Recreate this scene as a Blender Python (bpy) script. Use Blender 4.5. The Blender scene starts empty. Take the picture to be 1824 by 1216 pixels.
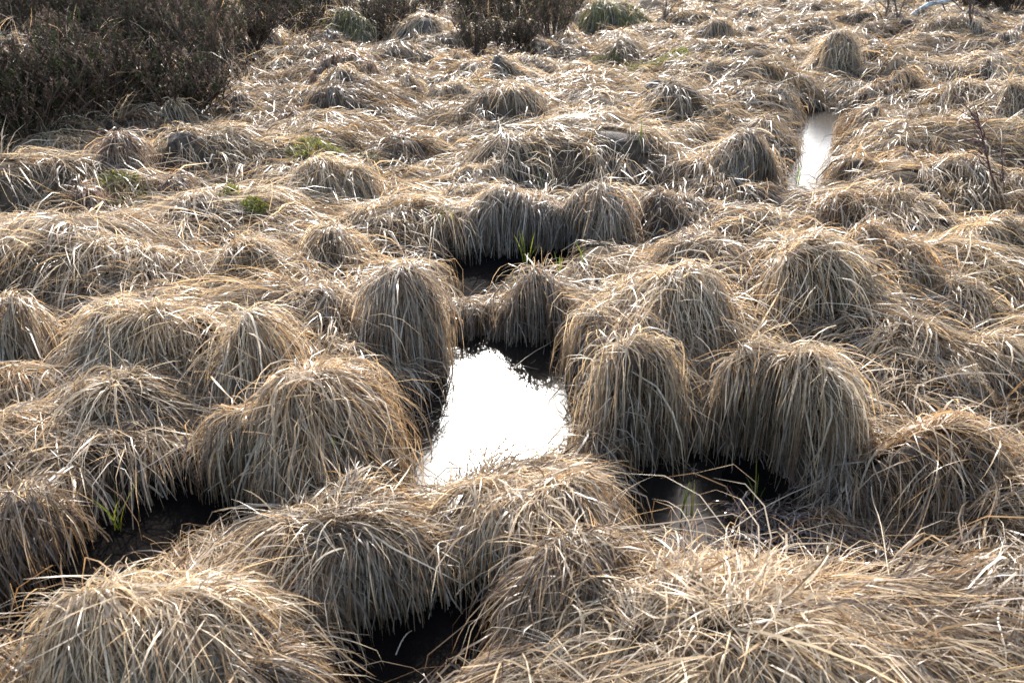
import bpy, math, random
import numpy as np
from mathutils import Vector

# ------------------------------------------------------------------ camera, sky, sun, exposure
scene = bpy.context.scene
COL = scene.collection
CAM_Z, PITCH, LENS = 1.65, 27.0, 28.0
cam_d = bpy.data.cameras.new('camera'); cam = bpy.data.objects.new('camera', cam_d); COL.objects.link(cam)
cam.location = (0, 0, CAM_Z); cam.rotation_euler = (math.radians(90 - PITCH), 0, 0)
cam_d.lens = LENS; cam_d.sensor_width = 36; cam_d.clip_start = 0.05; cam_d.clip_end = 2000
cam_d.dof.use_dof = True; cam_d.dof.focus_distance = 3.6; cam_d.dof.aperture_fstop = 5.6
scene.camera = cam

SUN_EL, SUN_AZ = 32.6, -1.3            # degrees; azimuth from +Y towards +X
w = bpy.data.worlds.new('World'); scene.world = w; w.use_nodes = True
nt = w.node_tree; bg = nt.nodes['Background']
sky = nt.nodes.new('ShaderNodeTexSky'); sky.sky_type = 'NISHITA'; sky.sun_disc = False
sky.sun_elevation = math.radians(SUN_EL); sky.sun_rotation = math.radians(SUN_AZ)
sky.air_density = 1.0; sky.dust_density = 2.2; sky.ozone_density = 1.0
nt.links.new(sky.outputs[0], bg.inputs[0]); bg.inputs[1].default_value = 0.15
sd = bpy.data.lights.new('sun', 'SUN'); sun = bpy.data.objects.new('sun', sd); COL.objects.link(sun)
sd.energy = 2.75; sd.angle = math.radians(0.5); sd.color = (1.0, 0.975, 0.94)
a, e = math.radians(SUN_AZ), math.radians(SUN_EL)
SUNV = Vector((math.sin(a) * math.cos(e), math.cos(a) * math.cos(e), math.sin(e)))
sun.rotation_euler = (-SUNV).to_track_quat('-Z', 'Y').to_euler()
scene.view_settings.view_transform = 'Standard'; scene.view_settings.look = 'None'
scene.view_settings.gamma = 1.0; scene.view_settings.exposure = 1.9
scene.cycles.max_bounces = 7; scene.cycles.diffuse_bounces = 4; scene.cycles.transmission_bounces = 4
scene.cycles.glossy_bounces = 3

rng = np.random.default_rng(7)
random.seed(7)
F = 1824 * LENS / 36.0
CP, SP = math.cos(math.radians(PITCH)), math.sin(math.radians(PITCH))

def ray(px, py):
    dx, dz = (px - 912) / F, -(py - 608) / F
    return np.array([dx, CP + dz * SP, -SP + dz * CP])
def on_plane(px, py, z=0.0):
    d = ray(px, py); t = (z - CAM_Z) / d[2]
    return np.array([d[0] * t, d[1] * t, z])

# ------------------------------------------------------------------ noise
def vnoise(x, y, s, seed):
    x = np.asarray(x) / s; y = np.asarray(y) / s
    xi = np.floor(x).astype(np.int64); yi = np.floor(y).astype(np.int64)
    fx = x - xi; fy = y - yi
    fx = fx * fx * (3 - 2 * fx); fy = fy * fy * (3 - 2 * fy)
    def h(i, j):
        n = (i * 374761393 + j * 668265263 + seed * 1442695041) & 0x7fffffff
        n = ((n ^ (n >> 13)) * 1274126177) & 0x7fffffff
        return ((n ^ (n >> 16)) & 0xffff) / 32767.5 - 1.0
    return (h(xi, yi) * (1 - fx) + h(xi + 1, yi) * fx) * (1 - fy) + (h(xi, yi + 1) * (1 - fx) + h(xi + 1, yi + 1) * fx) * fy
def sstep(a, b, x):
    t = np.clip((x - a) / (b - a), 0, 1); return t * t * (3 - 2 * t)

# ------------------------------------------------------------------ materials
def mat(name): 
    m = bpy.data.materials.new(name); m.use_nodes = True
    return m, m.node_tree, m.node_tree.nodes['Principled BSDF']
def attr_blade(name, rough, trans, tint=(1, 1, 1), spec=0.5):
    m, t, p = mat(name)
    at = t.nodes.new('ShaderNodeAttribute'); at.attribute_name = 'Col'
    nz = t.nodes.new('ShaderNodeTexNoise'); nz.inputs['Scale'].default_value = 55; nz.inputs['Detail'].default_value = 3
    mr = t.nodes.new('ShaderNodeMapRange'); mr.inputs[1].default_value = 0.3; mr.inputs[2].default_value = 0.7
    mr.inputs[3].default_value = 0.72; mr.inputs[4].default_value = 1.2
    t.links.new(nz.outputs[0], mr.inputs[0])
    mx = t.nodes.new('ShaderNodeVectorMath'); mx.operation = 'SCALE'
    t.links.new(at.outputs['Color'], mx.inputs[0]); t.links.new(mr.outputs[0], mx.inputs['Scale'])
    t.links.new(mx.outputs[0], p.inputs['Base Color'])
    p.inputs['Roughness'].default_value = rough; p.inputs['Specular IOR Level'].default_value = spec
    tr = t.nodes.new('ShaderNodeBsdfTranslucent')
    m2 = t.nodes.new('ShaderNodeVectorMath'); m2.operation = 'MULTIPLY'; m2.inputs[1].default_value = tint
    t.links.new(mx.outputs[0], m2.inputs[0]); t.links.new(m2.outputs[0], tr.inputs[0])
    ms = t.nodes.new('ShaderNodeMixShader'); ms.inputs[0].default_value = trans
    t.links.new(p.outputs[0], ms.inputs[1]); t.links.new(tr.outputs[0], ms.inputs[2])
    t.links.new(ms.outputs[0], t.nodes['Material Output'].inputs[0])
    return m
M_STRAW = attr_blade('dry_straw', 0.40, 0.42, (1.15, 1.05, 0.9))
M_GREEN = attr_blade('green_blade', 0.4, 0.45, (1.1, 1.2, 0.6))
M_WET = attr_blade('wet_rotten_grass', 0.22, 0.08)
M_HEATH = attr_blade('heather_sprig', 0.85, 0.12, spec=0.05)
M_MOSS = attr_blade('moss_leaf', 0.6, 0.3, (1.1, 1.2, 0.6), spec=0.3)

def noise_mat(name, c0, c1, scale, rough, bump=0.5, bdist=0.01, attr=False):
    m, t, p = mat(name)
    nz = t.nodes.new('ShaderNodeTexNoise'); nz.inputs['Scale'].default_value = scale; nz.inputs['Detail'].default_value = 8
    co = t.nodes.new('ShaderNodeTexCoord'); t.links.new(co.outputs['Object'], nz.inputs['Vector'])
    cr = t.nodes.new('ShaderNodeValToRGB'); cr.color_ramp.elements[0].position = 0.35; cr.color_ramp.elements[1].position = 0.68
    cr.color_ramp.elements[0].color = (*c0, 1); cr.color_ramp.elements[1].color = (*c1, 1)
    t.links.new(nz.outputs[0], cr.inputs[0])
    if attr:
        at = t.nodes.new('ShaderNodeAttribute'); at.attribute_name = 'Col'
        mm = t.nodes.new('ShaderNodeVectorMath'); mm.operation = 'MULTIPLY'
        t.links.new(at.outputs['Color'], mm.inputs[0]); t.links.new(cr.outputs[0], mm.inputs[1])
        t.links.new(mm.outputs[0], p.inputs['Base Color'])
    else:
        t.links.new(cr.outputs[0], p.inputs['Base Color'])
    p.inputs['Roughness'].default_value = rough
    b = t.nodes.new('ShaderNodeBump'); b.inputs['Strength'].default_value = bump; b.inputs['Distance'].default_value = bdist
    n2 = t.nodes.new('ShaderNodeTexNoise'); n2.inputs['Scale'].default_value = scale * 4; n2.inputs['Detail'].default_value = 6
    t.links.new(co.outputs['Object'], n2.inputs['Vector'])
    t.links.new(n2.outputs[0], b.inputs['Height']); t.links.new(b.outputs[0], p.inputs['Normal'])
    return m
M_GROUND = noise_mat('peat_and_litter', (0.55, 0.55, 0.55), (1.3, 1.25, 1.2), 9, 0.9, 0.7, 0.02, attr=True)
M_GROUND.node_tree.nodes['Principled BSDF'].inputs['Specular IOR Level'].default_value = 0.04
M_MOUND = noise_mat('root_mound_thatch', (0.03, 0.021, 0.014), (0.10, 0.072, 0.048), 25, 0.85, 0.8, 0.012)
M_BARK = noise_mat('heather_wood', (0.05, 0.03, 0.022), (0.11, 0.075, 0.055), 30, 0.8)
M_TWIG = noise_mat('red_brown_twig', (0.045, 0.018, 0.012), (0.13, 0.05, 0.035), 40, 0.55)
M_BIRCH = noise_mat('silver_birch_bark', (0.12, 0.11, 0.10), (0.5, 0.49, 0.47), 14, 0.6, 0.5, 0.01)
M_STUMP = noise_mat('rotten_stump_wood', (0.025, 0.014, 0.008), (0.09, 0.05, 0.03), 18, 0.8)
def water_mat():
    m, t, p = mat('dark_bog_water')
    p.inputs['Base Color'].default_value = (0.010, 0.008, 0.006, 1)
    p.inputs['IOR'].default_value = 1.333; p.inputs['Roughness'].default_value = 0.17
    co = t.nodes.new('ShaderNodeTexCoord')
    mp = t.nodes.new('ShaderNodeMapping'); mp.inputs['Scale'].default_value = (9, 26, 1)
    nz = t.nodes.new('ShaderNodeTexNoise'); nz.inputs['Scale'].default_value = 1.0; nz.inputs['Detail'].default_value = 4
    b = t.nodes.new('ShaderNodeBump'); b.inputs['Strength'].default_value = 0.15; b.inputs['Distance'].default_value = 0.006
    t.links.new(co.outputs['Object'], mp.inputs[0]); t.links.new(mp.outputs[0], nz.inputs['Vector'])
    t.links.new(nz.outputs[0], b.inputs['Height']); t.links.new(b.outputs[0], p.inputs['Normal'])
    return m
M_WATER = water_mat()

# ------------------------------------------------------------------ mesh helpers
def link(name, me, parent=None, material=None, label=None, cat=None, group=None, kind=None):
    o = bpy.data.objects.new(name, me); COL.objects.link(o)
    if material is not None and me is not None: me.materials.append(material)
    if parent is not None: o.parent = parent
    if label: o['label'] = label
    if cat: o['category'] = cat
    if group: o['group'] = group
    if kind: o['kind'] = kind
    return o
def quad_mesh(name, verts, quads, cols=None, smooth=True):
    me = bpy.data.meshes.new(name); nv, nf = len(verts), len(quads)
    me.vertices.add(nv); me.vertices.foreach_set('co', np.ascontiguousarray(verts, dtype=np.float32).ravel())
    k = quads.shape[1]
    me.loops.add(nf * k); me.loops.foreach_set('vertex_index', np.ascontiguousarray(quads, dtype=np.int32).ravel())
    me.polygons.add(nf); me.polygons.foreach_set('loop_start', np.arange(0, nf * k, k, dtype=np.int32))
    me.polygons.foreach_set('use_smooth', np.full(nf, smooth))
    if cols is not None:
        ca = me.color_attributes.new('Col', 'FLOAT_COLOR', 'POINT')
        c4 = np.ones((nv, 4), np.float32); c4[:, :3] = cols; ca.data.foreach_set('color', c4.ravel())
    me.update(); return me
WPROF = {7: [.75, 1, 1, .95, .8, .55, .1], 5: [.8, 1, .95, .7, .12], 6: [.8, 1, 1, .85, .6, .1], 4: [.8, 1, .8, .12], 3: [.9, 1, .15]}
def ribbons(P, width, col, twist, dtwist):
    """P (N,K,3) -> verts, quads, cols of flat ribbons"""
    N, K, _ = P.shape
    T = np.empty_like(P); T[:, 1:-1] = P[:, 2:] - P[:, :-2]; T[:, 0] = P[:, 1] - P[:, 0]; T[:, -1] = P[:, -1] - P[:, -2]
    T /= np.linalg.norm(T, axis=2, keepdims=True) + 1e-9
    up = np.zeros_like(T); up[..., 2] = 1; up[..., 0] = 0.02
    S = np.cross(T, up); S /= np.linalg.norm(S, axis=2, keepdims=True) + 1e-6
    B = np.cross(S, T)
    ang = twist[:, None] + dtwist[:, None] * np.linspace(0, 1, K)[None]
    W = S * np.cos(ang)[..., None] + B * np.sin(ang)[..., None]
    prof = np.array(WPROF[K])
    W = W * (0.5 * width[:, None] * prof[None])[..., None]
    V = np.stack([P - W, P + W], axis=2).reshape(-1, 3)
    base = (np.arange(N) * 2 * K)[:, None] + (np.arange(K - 1) * 2)[None]
    Q = np.stack([base, base + 1, base + 3, base + 2], axis=2).reshape(-1, 4)
    if col.ndim == 2: col = np.repeat(col[:, None], K, axis=1)
    C = np.repeat(col[:, :, None], 2, axis=2).reshape(-1, 3)
    return V, Q, C
def tube(paths, sides=5):
    """paths: list of (points (K,3), radii (K)) -> one mesh's verts, quads"""
    Vs, Qs, off = [], [], 0
    for pts, rad in paths:
        pts = np.asarray(pts, float); K = len(pts)
        T = np.gradient(pts, axis=0); T /= np.linalg.norm(T, axis=1, keepdims=True) + 1e-9
        ref = np.array([0.31, 0.2, 0.93]) if abs(T[0, 2]) < 0.8 else np.array([1.0, 0.1, 0.0])
        A = np.cross(T, ref); A /= np.linalg.norm(A, axis=1, keepdims=True) + 1e-9; B = np.cross(T, A)
        th = np.linspace(0, 2 * np.pi, sides, endpoint=False)
        R = A[:, None] * np.cos(th)[None, :, None] + B[:, None] * np.sin(th)[None, :, None]
        Vs.append((pts[:, None] + R * np.asarray(rad)[:, None, None]).reshape(-1, 3))
        i = np.arange(K - 1)[:, None] * sides; j = np.arange(sides)[None]; j2 = (j + 1) % sides
        Qs.append((np.stack([i + j, i + j2, i + sides + j2, i + sides + j], axis=2).reshape(-1, 4)) + off)
        off += K * sides
    return np.concatenate(Vs), np.concatenate(Qs)

# ------------------------------------------------------------------ layout: water, hollows, tussocks (photo pixels -> ground)
def poly(pts, z=0.0): return np.array([on_plane(x, y, z)[:2] for x, y in pts])
WATER = [
    [(782, 608), (880, 598), (1010, 604), (1022, 720), (1022, 805), (930, 830), (840, 850), (790, 915), (720, 905), (728, 800), (745, 740), (772, 700)],      # main pool
    [(1020, 780), (1100, 815), (1260, 835), (1285, 900), (1275, 1025), (1140, 1035), (1100, 930), (1080, 840)],                                                # right of the front hummock
    [(1424, 198), (1500, 198), (1500, 240), (1486, 285), (1458, 362), (1402, 362), (1418, 260)],                                                              # far channel
    [(1425, 80), (1440, 80), (1436, 96), (1424, 96)], [(1510, 92), (1572, 88), (1578, 104), (1520, 110)],
    [(20, 1140), (130, 1085), (170, 1110), (110, 1216), (60, 1300), (30, 1300)],                                                                            # bottom-left corner
]
HOLLOW = [   # black gaps between the hummocks: bottom just above or under the water
    ([(800, 470), (900, 455), (1040, 440), (1060, 480), (1000, 520), (900, 541), (818, 562), (787, 538)], 0.012),
    ([(10, 1095), (152, 965), (250, 885), (360, 863), (480, 893), (500, 975), (335, 995), (215, 1092), (150, 1190), (20, 1190)], 0.015),
    ([(605, 1105), (800, 1065), (890, 1062), (885, 1150), (800, 1240), (640, 1260), (600, 1200)], 0.012),
    ([(1320, 350), (1390, 345), (1385, 375), (1330, 378)], 0.012),
    ([(1130, 500), (1250, 470), (1330, 470), (1300, 505), (1200, 520)], 0.03),
    ([(690, 760), (745, 750), (735, 880), (690, 840)], 0.012),
    ([(1180, 780), (1300, 800), (1400, 830), (1400, 900), (1300, 880), (1180, 840)], 0.012),
]
BOG = [(1250, 900), (1400, 850), (1520, 900), (1720, 960), (1700, 1040), (1500, 1060), (1340, 1030), (1250, 960)]

S_, G_, O_, B_, R_, N_ = 'straw', 'grey', 'ochre', 'brown', 'redbrown', 'green'
# cx, top, base, half width (px), depth/width, turn deg, lean (x, y), colour, label
T = [
 (1225, 1012, 1390, 310, .75, 12, (0, -.2), S_, 'huge pale straw tussock along the bottom edge, right of the black hollow'),
 (345, 965, 1290, 205, .85, 30, (-.1, -.3), S_, 'big cream tussock at bottom left with dark water along its left flank'),
 (640, 985, 1060, 190, .60, -6, (.6, -.05), B_, 'flattened brown swathe of grass lying above the black hollow at the bottom'),
 (480, 1130, 1310, 125, .80, -8, (.4, -.2), B_, 'low brown swirl of grass at the bottom edge left of the black hollow'),
 (625, 828, 1060, 150, .90, 0, (.1, -.2), S_, 'shaggy ginger topped tussock in front of the left end of the bright pool'),
 (955, 830, 1015, 170, .80, 0, (0, -.1), S_, 'rounded hummock directly in front of the bright pool, sunlit on its crest'),
 (1005, 925, 1140, 140, .70, 25, (-.3, -.5), B_, 'dark combed back grass hummock below the rounded one at the pool'),
 (590, 605, 880, 150, 1.0, 15, (-.2, -.3), O_, 'tall ginger tussock on the left bank of the bright pool'),
 (420, 690, 940, 180, .70, 28, (-.3, -.4), S_, 'long sloping tussock hanging over the black gully at left'),
 (1150, 485, 690, 158, .90, 0, (0, -.2), S_, 'broad blond tussock behind the right bank of the bright pool'),
 (1130, 572, 835, 148, .95, 0, (.22, -.3), S_, 'tall draped tussock rising from the water on the pool right bank'),
 (1370, 585, 830, 145, .90, -15, (.3, -.3), S_, 'tall tussock next right of the one at the pool right bank'),
 (965, 468, 606, 88, 1.2, 0, (0, -1.0), G_, 'silvery white topped tuft on the far bank of the bright pool'),
 (850, 540, 625, 105, 1.2, 0, (0, -1.0), G_, 'low grey fringe hanging from the far bank of the bright pool'),
 (728, 458, 640, 86, .90, 20, (.5, -.3), G_, 'grey tussock at the back left corner of the bright pool'),
 (470, 528, 730, 78, .90, 0, (0, -.3), S_, 'narrow peaked tussock left of the ginger one on the left bank'),
 (255, 528, 695, 175, .50, 0, (0, -.6), S_, 'long level ridge of hanging straw in the left middle'),
 (40, 520, 670, 95, .70, 0, (0, -.5), S_, 'ridge end of hanging straw cut by the left edge'),
 (245, 635, 785, 110, .80, 0, (.2, -.3), S_, 'rounded tussock below the long level straw ridge'),
 (50, 640, 745, 85, .80, 0, (0, -.2), O_, 'low ochre tussock at left edge below the ridge end'),
 (130, 722, 865, 150, .80, 0, (.2, 0), S_, 'flat tangled tussock at left, above the overhanging brown thatch'),
 (120, 832, 1060, 200, .65, 20, (-.1, -.6), B_, 'overhanging brown thatch tussock at left edge above the black gully'),
 (-10, 1030, 1260, 50, 1.0, 0, (0, -.3), O_, 'tussock sliver in the bottom left corner beside the dark water'),
 (575, 515, 615, 72, .80, 0, (.1, -.4), G_, 'grey domed tussock behind the ginger one on the left bank'),
 (440, 415, 525, 105, .70, -10, (.4, -.3), S_, 'wide tussock with long strands combed to the right, left of centre'),
 (605, 398, 505, 62, .90, 0, (0, -.4), S_, 'upright round tussock right of the wide combed one'),
 (265, 455, 535, 95, .70, 0, (.3, -.2), S_, 'low spreading tussock behind the long level ridge'),
 (1425, 430, 620, 105, .95, -30, (.4, -.4), S_, 'large blond tussock with strands sweeping down to the right'),
 (1550, 398, 560, 95, .90, -30, (.6, -.3), O_, 'ochre tussock with smooth strands sweeping right behind the large blond one'),
 (1695, 498, 595, 78, .80, 0, (0, -.4), S_, 'neat dome shaped tussock near the right edge, mid height'),
 (1760, 380, 495, 95, .80, -15, (.3, -.3), S_, 'broad pale tussock at right above the neat dome'),
 (1640, 722, 965, 175, .85, -20, (.3, -.3), O_, 'very large ochre tussock at right above the wet black mud'),
 (1428, 755, 905, 72, .90, 0, (-.2, -.3), O_, 'small arched tussock left of the very large ochre one'),
 (1560, 588, 690, 90, .80, 0, (0, -.3), S_, 'white flecked tussock between the two tall ones and the neat dome'),
 (1750, 570, 690, 90, .80, 0, (-.2, -.3), S_, 'curly pale tussock at the right edge below the neat dome'),
 (1625, 650, 750, 115, .70, 10, (-.4, -.2), S_, 'swept tussock just behind the very large ochre one'),
 (1800, 765, 905, 80, .90, 0, (.1, -.2), S_, 'tussock cut by the right edge beside the very large ochre one'),
 (1580, 1105, 1310, 210, .70, 10, (.3, -.2), B_, 'flattened brown tussock at the bottom right, next to the huge pale one'),
 (1770, 985, 1170, 115, .80, 0, (-.2, -.2), G_, 'low tangled tussock near the bottom right corner'),
 (1235, 405, 510, 95, .70, 15, (-.3, -.3), G_, 'dark grey wet tussock right of the black pit'),
 (1055, 308, 438, 88, .85, 0, (0, -.5), G_, 'white crested tussock overhanging the back of the black pit'),
 (930, 330, 432, 110, .80, 0, (0, -.6), G_, 'dark overhanging tussock at the back left of the black pit'),
 (1200, 335, 415, 105, .60, 18, (-.2, -.4), B_, 'brown slanting ridge of grass right of the white crested tussock'),
 (1350, 318, 368, 58, .80, 0, (0, -.4), B_, 'small tussock roofing the little black gap below the far channel'),
 (1310, 240, 335, 112, .60, 0, (.3, -.3), G_, 'wide grey tussock on the left bank of the far channel'),
 (1512, 243, 335, 52, .90, 0, (-.2, -.3), O_, 'peaked ochre tussock on the right bank of the far channel'),
 (1600, 258, 325, 52, .80, 0, (0, -.4), O_, 'ochre tussock next right of the peaked one at the far channel'),
 (1695, 288, 355, 70, .70, 0, (.2, -.3), S_, 'low tussock left of the bare red twigs'),
 (1525, 175, 240, 60, .80, 0, (-.1, -.3), O_, 'orange topped tussock at the upper right bank of the far channel'),
 (1600, 130, 185, 72, .70, 0, (.1, -.2), O_, 'long orange tussock behind the orange topped one at the channel'),
 (1720, 150, 208, 58, .70, 0, (0, -.4), O_, 'ochre tussock right of the long orange one'),
 (1800, 155, 215, 52, .80, 0, (0, -.4), S_, 'tussock at right edge beside the ochre ones in the back'),
 (1482, 62, 148, 46, 1.0, 0, (.2, -.3), S_, 'tall brown haystack tussock straddling the far channel'),
 (1466, 142, 200, 48, .80, 0, (.1, -1.0), G_, 'grey tuft draping into the upper end of the far channel'),
 (1395, 150, 205, 48, .80, 0, (.1, -.4), S_, 'tussock left of the upper end of the far channel'),
 (1395, 205, 250, 40, .80, 0, (.2, -.4), G_, 'greenish tipped tuft on the left lip of the far channel'),
 (1300, 160, 215, 58, .80, 0, (0, -.3), B_, 'brown tussock two along to the left from the far channel'),
 (1390, 60, 102, 40, .80, 0, (0, -.3), S_, 'round tussock left of the tall haystack one'),
 (1290, 108, 152, 45, .80, 0, (0, -.3), S_, 'pale tussock left of the round one in the upper right field'),
 (1595, 55, 92, 34, .90, 0, (.1, -.3), O_, 'ochre tussock below the fallen silver branch'),
 (1665, 62, 92, 30, .90, 0, (0, -.3), G_, 'dark hollow faced tussock right of the ochre one below the branch'),
 (1785, 52, 104, 42, .80, 0, (-.1, -.3), G_, 'grey round tussock at the right edge near the top'),
 (1455, 26, 64, 38, .80, 0, (0, -.3), O_, 'ochre tussock behind the tall haystack one'),
 (1255, 22, 56, 42, .80, 0, (0, -.3), S_, 'brown tussock at the top edge, right of the green tinged one'),
 (1090, 4, 66, 82, .70, 0, (0, -.3), N_, 'large green tinged tussock at the top edge right of centre'),
 (1185, 52, 92, 42, .80, 0, (0, -.3), S_, 'low tussock right below the large green tinged one'),
 (1110, 60, 98, 38, .80, 0, (0, -.3), S_, 'small domed tussock under the large green tinged one'),
 (462, 40, 115, 60, .90, 0, (.2, -.3), S_, 'pale drooping tussock at the right end of the dark heather'),
 (627, 24, 98, 60, .90, 0, (0, -.1), N_, 'green spiky tussock in front of the heather near the top'),
 (762, 16, 102, 55, .95, 0, (0, -.2), S_, 'tall conical pale tussock right of the green spiky one'),
 (628, 85, 190, 75, .90, -25, (.4, -.3), R_, 'big rust faced tussock below the green spiky one'),
 (730, 105, 145, 36, .80, 0, (0, -.3), S_, 'small tussock between the rust faced one and the round one'),
 (812, 87, 138, 42, .80, 0, (0, -.3), O_, 'round ochre tussock below the tall conical one'),
 (868, 100, 142, 38, .80, 0, (.2, -.3), O_, 'ochre tussock next right of the round ochre one'),
 (955, 100, 155, 70, .70, 0, (.1, -.3), S_, 'broad tussock with spread strands right of the ochre pair'),
 (805, 140, 198, 56, .80, 0, (0, -.3), S_, 'half dome tussock below the ochre pair'),
 (722, 130, 190, 46, .80, 0, (.1, -.3), S_, 'slumped tussock left of the half dome one'),
 (597, 155, 235, 48, .90, 0, (0, -.3), B_, 'bulbous tussock left below the rust faced one'),
 (522, 190, 248, 40, .90, 0, (0, -.3), R_, 'small reddish dome left of the bulbous tussock'),
 (430, 168, 222, 62, .70, 0, (.1, -.3), B_, 'brown tussock in front of the heather, right of the twin domes'),
 (298, 174, 250, 50, .90, 0, (.3, -.3), S_, 'straw tussock behind the rusty twin domes'),
 (240, 194, 262, 60, .80, 0, (.2, -.2), R_, 'rusty dome behind the beehive shaped tussock'),
 (236, 228, 342, 50, 1.0, 0, (0, -.2), R_, 'tall beehive shaped rusty tussock at upper left'),
 (155, 318, 395, 40, 1.0, 0, (0, -.2), R_, 'small rusty pointed tuft beside the moss at left'),
 (418, 222, 302, 56, .90, 0, (.1, -.3), S_, 'straw dome right of the beehive shaped tussock'),
 (336, 260, 312, 42, .80, 0, (.1, -.3), S_, 'small pale tuft between the beehive and the straw dome'),
 (320, 305, 362, 40, .80, 0, (.2, -.2), R_, 'low rusty tuft right below the beehive, on the moss'),
 (55, 275, 340, 58, .80, 0, (0, -.3), R_, 'rusty mound near the left edge'),
 (115, 248, 300, 62, .80, 0, (.1, -.3), S_, 'straw mound behind the rusty one near the left edge'),
 (600, 270, 375, 92, .70, 10, (.1, -.4), S_, 'thick bank like tussock right of the moss patches'),
 (700, 235, 285, 72, .70, 0, (.2, -.3), B_, 'brown low tussock above the thick bank like one'),
 (830, 330, 395, 85, .70, 0, (.1, -.3), S_, 'pale low tussock left of the dark overhanging one'),
 (700, 365, 425, 100, .60, 0, (.1, -.3), S_, 'white flecked flat tussock below the thick bank like one'),
 (400, 372, 435, 95, .60, 0, (.1, -.3), S_, 'long low tussock just below the moss patches'),
 (200, 388, 455, 85, .70, 0, (.1, -.3), S_, 'low tussock below the small rusty pointed tuft'),
 (60, 385, 450, 70, .80, 0, (0, -.3), S_, 'low straw tussock at the left edge, upper middle'),
 (1050, 200, 255, 85, .60, 0, (.1, -.3), B_, 'brown swathe tussock in the middle of the far field'),
 (1190, 135, 195, 72, .70, 15, (-.1, -.3), S_, 'wedge shaped tussock in the middle of the far field'),
 (1110, 262, 315, 72, .60, 0, (.1, -.3), S_, 'low tussock above the white crested one'),
 (950, 165, 205, 62, .60, 0, (.1, -.3), S_, 'flat tussock below the broad one with spread strands'),
 (880, 215, 255, 65, .60, 0, (.1, -.3), S_, 'flat pale tussock in the far field left of the brown swathe'),
 (860, 295, 335, 75, .60, 0, (.1, -.3), S_, 'flat tussock above the pale low one near the pit'),
 (1490, 340, 405, 70, .70, 0, (.1, -.3), O_, 'ochre tussock in front of the near end of the far channel'),
 (1610, 345, 405, 72, .70, 0, (.2, -.3), S_, 'tussock right of the ochre one in front of the far channel'),
 (1720, 205, 255, 70, .60, 0, (.1, -.2), S_, 'flat whitish tussock behind the bare red twigs'),
 (1815, 300, 365, 55, .80, 0, (.1, -.3), S_, 'tussock at the right edge behind the bare red twigs'),
]
DIRTY = {'straw': (0.51, 0.44, 0.335), 'grey': (0.45, 0.40, 0.34), 'ochre': (0.47, 0.355, 0.225), 'brown': (0.32, 0.24, 0.165),
         'redbrown': (0.30, 0.20, 0.15), 'green': (0.34, 0.33, 0.15)}

X0, X1, Y0, Y1, CELL = -17.0, 17.0, 0.3, 28.0, 0.025
gx = np.arange(X0, X1, CELL); gy = np.arange(Y0, Y1, CELL)
GX, GY = np.meshgrid(gx, gy)
def inside_dist(P, x, y):
    """signed distance to polygon (negative inside)"""
    d = np.full(x.shape, 1e9); ins = np.zeros(x.shape, bool); n = len(P)
    for i in range(n):
        a, b = P[i], P[(i + 1) % n]; e = b - a
        t = np.clip(((x - a[0]) * e[0] + (y - a[1]) * e[1]) / (e @ e + 1e-12), 0, 1)
        d = np.minimum(d, np.hypot(x - a[0] - t * e[0], y - a[1] - t * e[1]))
        c = (a[1] > y) != (b[1] > y)
        ins ^= c & (x < (b[0] - a[0]) * (y - a[1]) / (b[1] - a[1] + 1e-12) + a[0])
    return np.where(ins, -d, d)
def window(P, pad):
    i0 = max(0, int((P[:, 0].min() - pad - X0) / CELL)); i1 = min(len(gx), int((P[:, 0].max() + pad - X0) / CELL) + 2)
    j0 = max(0, int((P[:, 1].min() - pad - Y0) / CELL)); j1 = min(len(gy), int((P[:, 1].max() + pad - Y0) / CELL) + 2)
    return slice(j0, max(j1, j0)), slice(i0, max(i1, i0))

# bare ground: rolling peat with carved water and hollows
far = np.clip((GY - 5) / 15, 0, 1)
wx, wy = GX + 0.10 * vnoise(GX, GY, 0.4, 61), GY + 0.10 * vnoise(GX, GY, 0.4, 62)
AMP = 0.45 + 0.55 * sstep(2.0, 3.6, GY)
BIL = np.abs(vnoise(wx, wy, 0.74, 1)); BIL2 = np.abs(vnoise(wx, wy, 0.36, 5))
G = 0.035 + AMP * (0.36 * BIL + 0.10 * BIL2) + 0.025 * vnoise(GX, GY, 0.13, 2) + 0.04 * vnoise(GX, GY, 1.7, 3)
G += far * (0.10 * np.abs(vnoise(wx, wy, 0.9, 4)) + 0.02)
VAL = sstep(0.16, 0.04, BIL) * sstep(0.35, 0.1, BIL2) * sstep(13, 7, GY)              # wet creases between the lumps
HEATH_PX = [(-260, 340), (0, 300), (110, 265), (200, 215), (340, 195), (500, 135), (560, 75), (700, 82), (880, 96), (1000, 78), (1075, 58), (1010, 14), (700, -45), (-700, -45), (-900, 60)]
HEATH = poly(HEATH_PX)
hs, ws = window(HEATH, 1.0)
dh = inside_dist(HEATH, GX[hs, ws], GY[hs, ws])
G[hs, ws] += 0.25 * sstep(0.2, -2.0, dh)
WET = np.zeros_like(G); WSD = np.full_like(G, 9.0); WSC = np.full_like(G, 9.0); HSD = np.full_like(G, 9.0); WET = np.maximum(WET, 0.75 * VAL); HZ = np.zeros_like(G)
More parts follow.
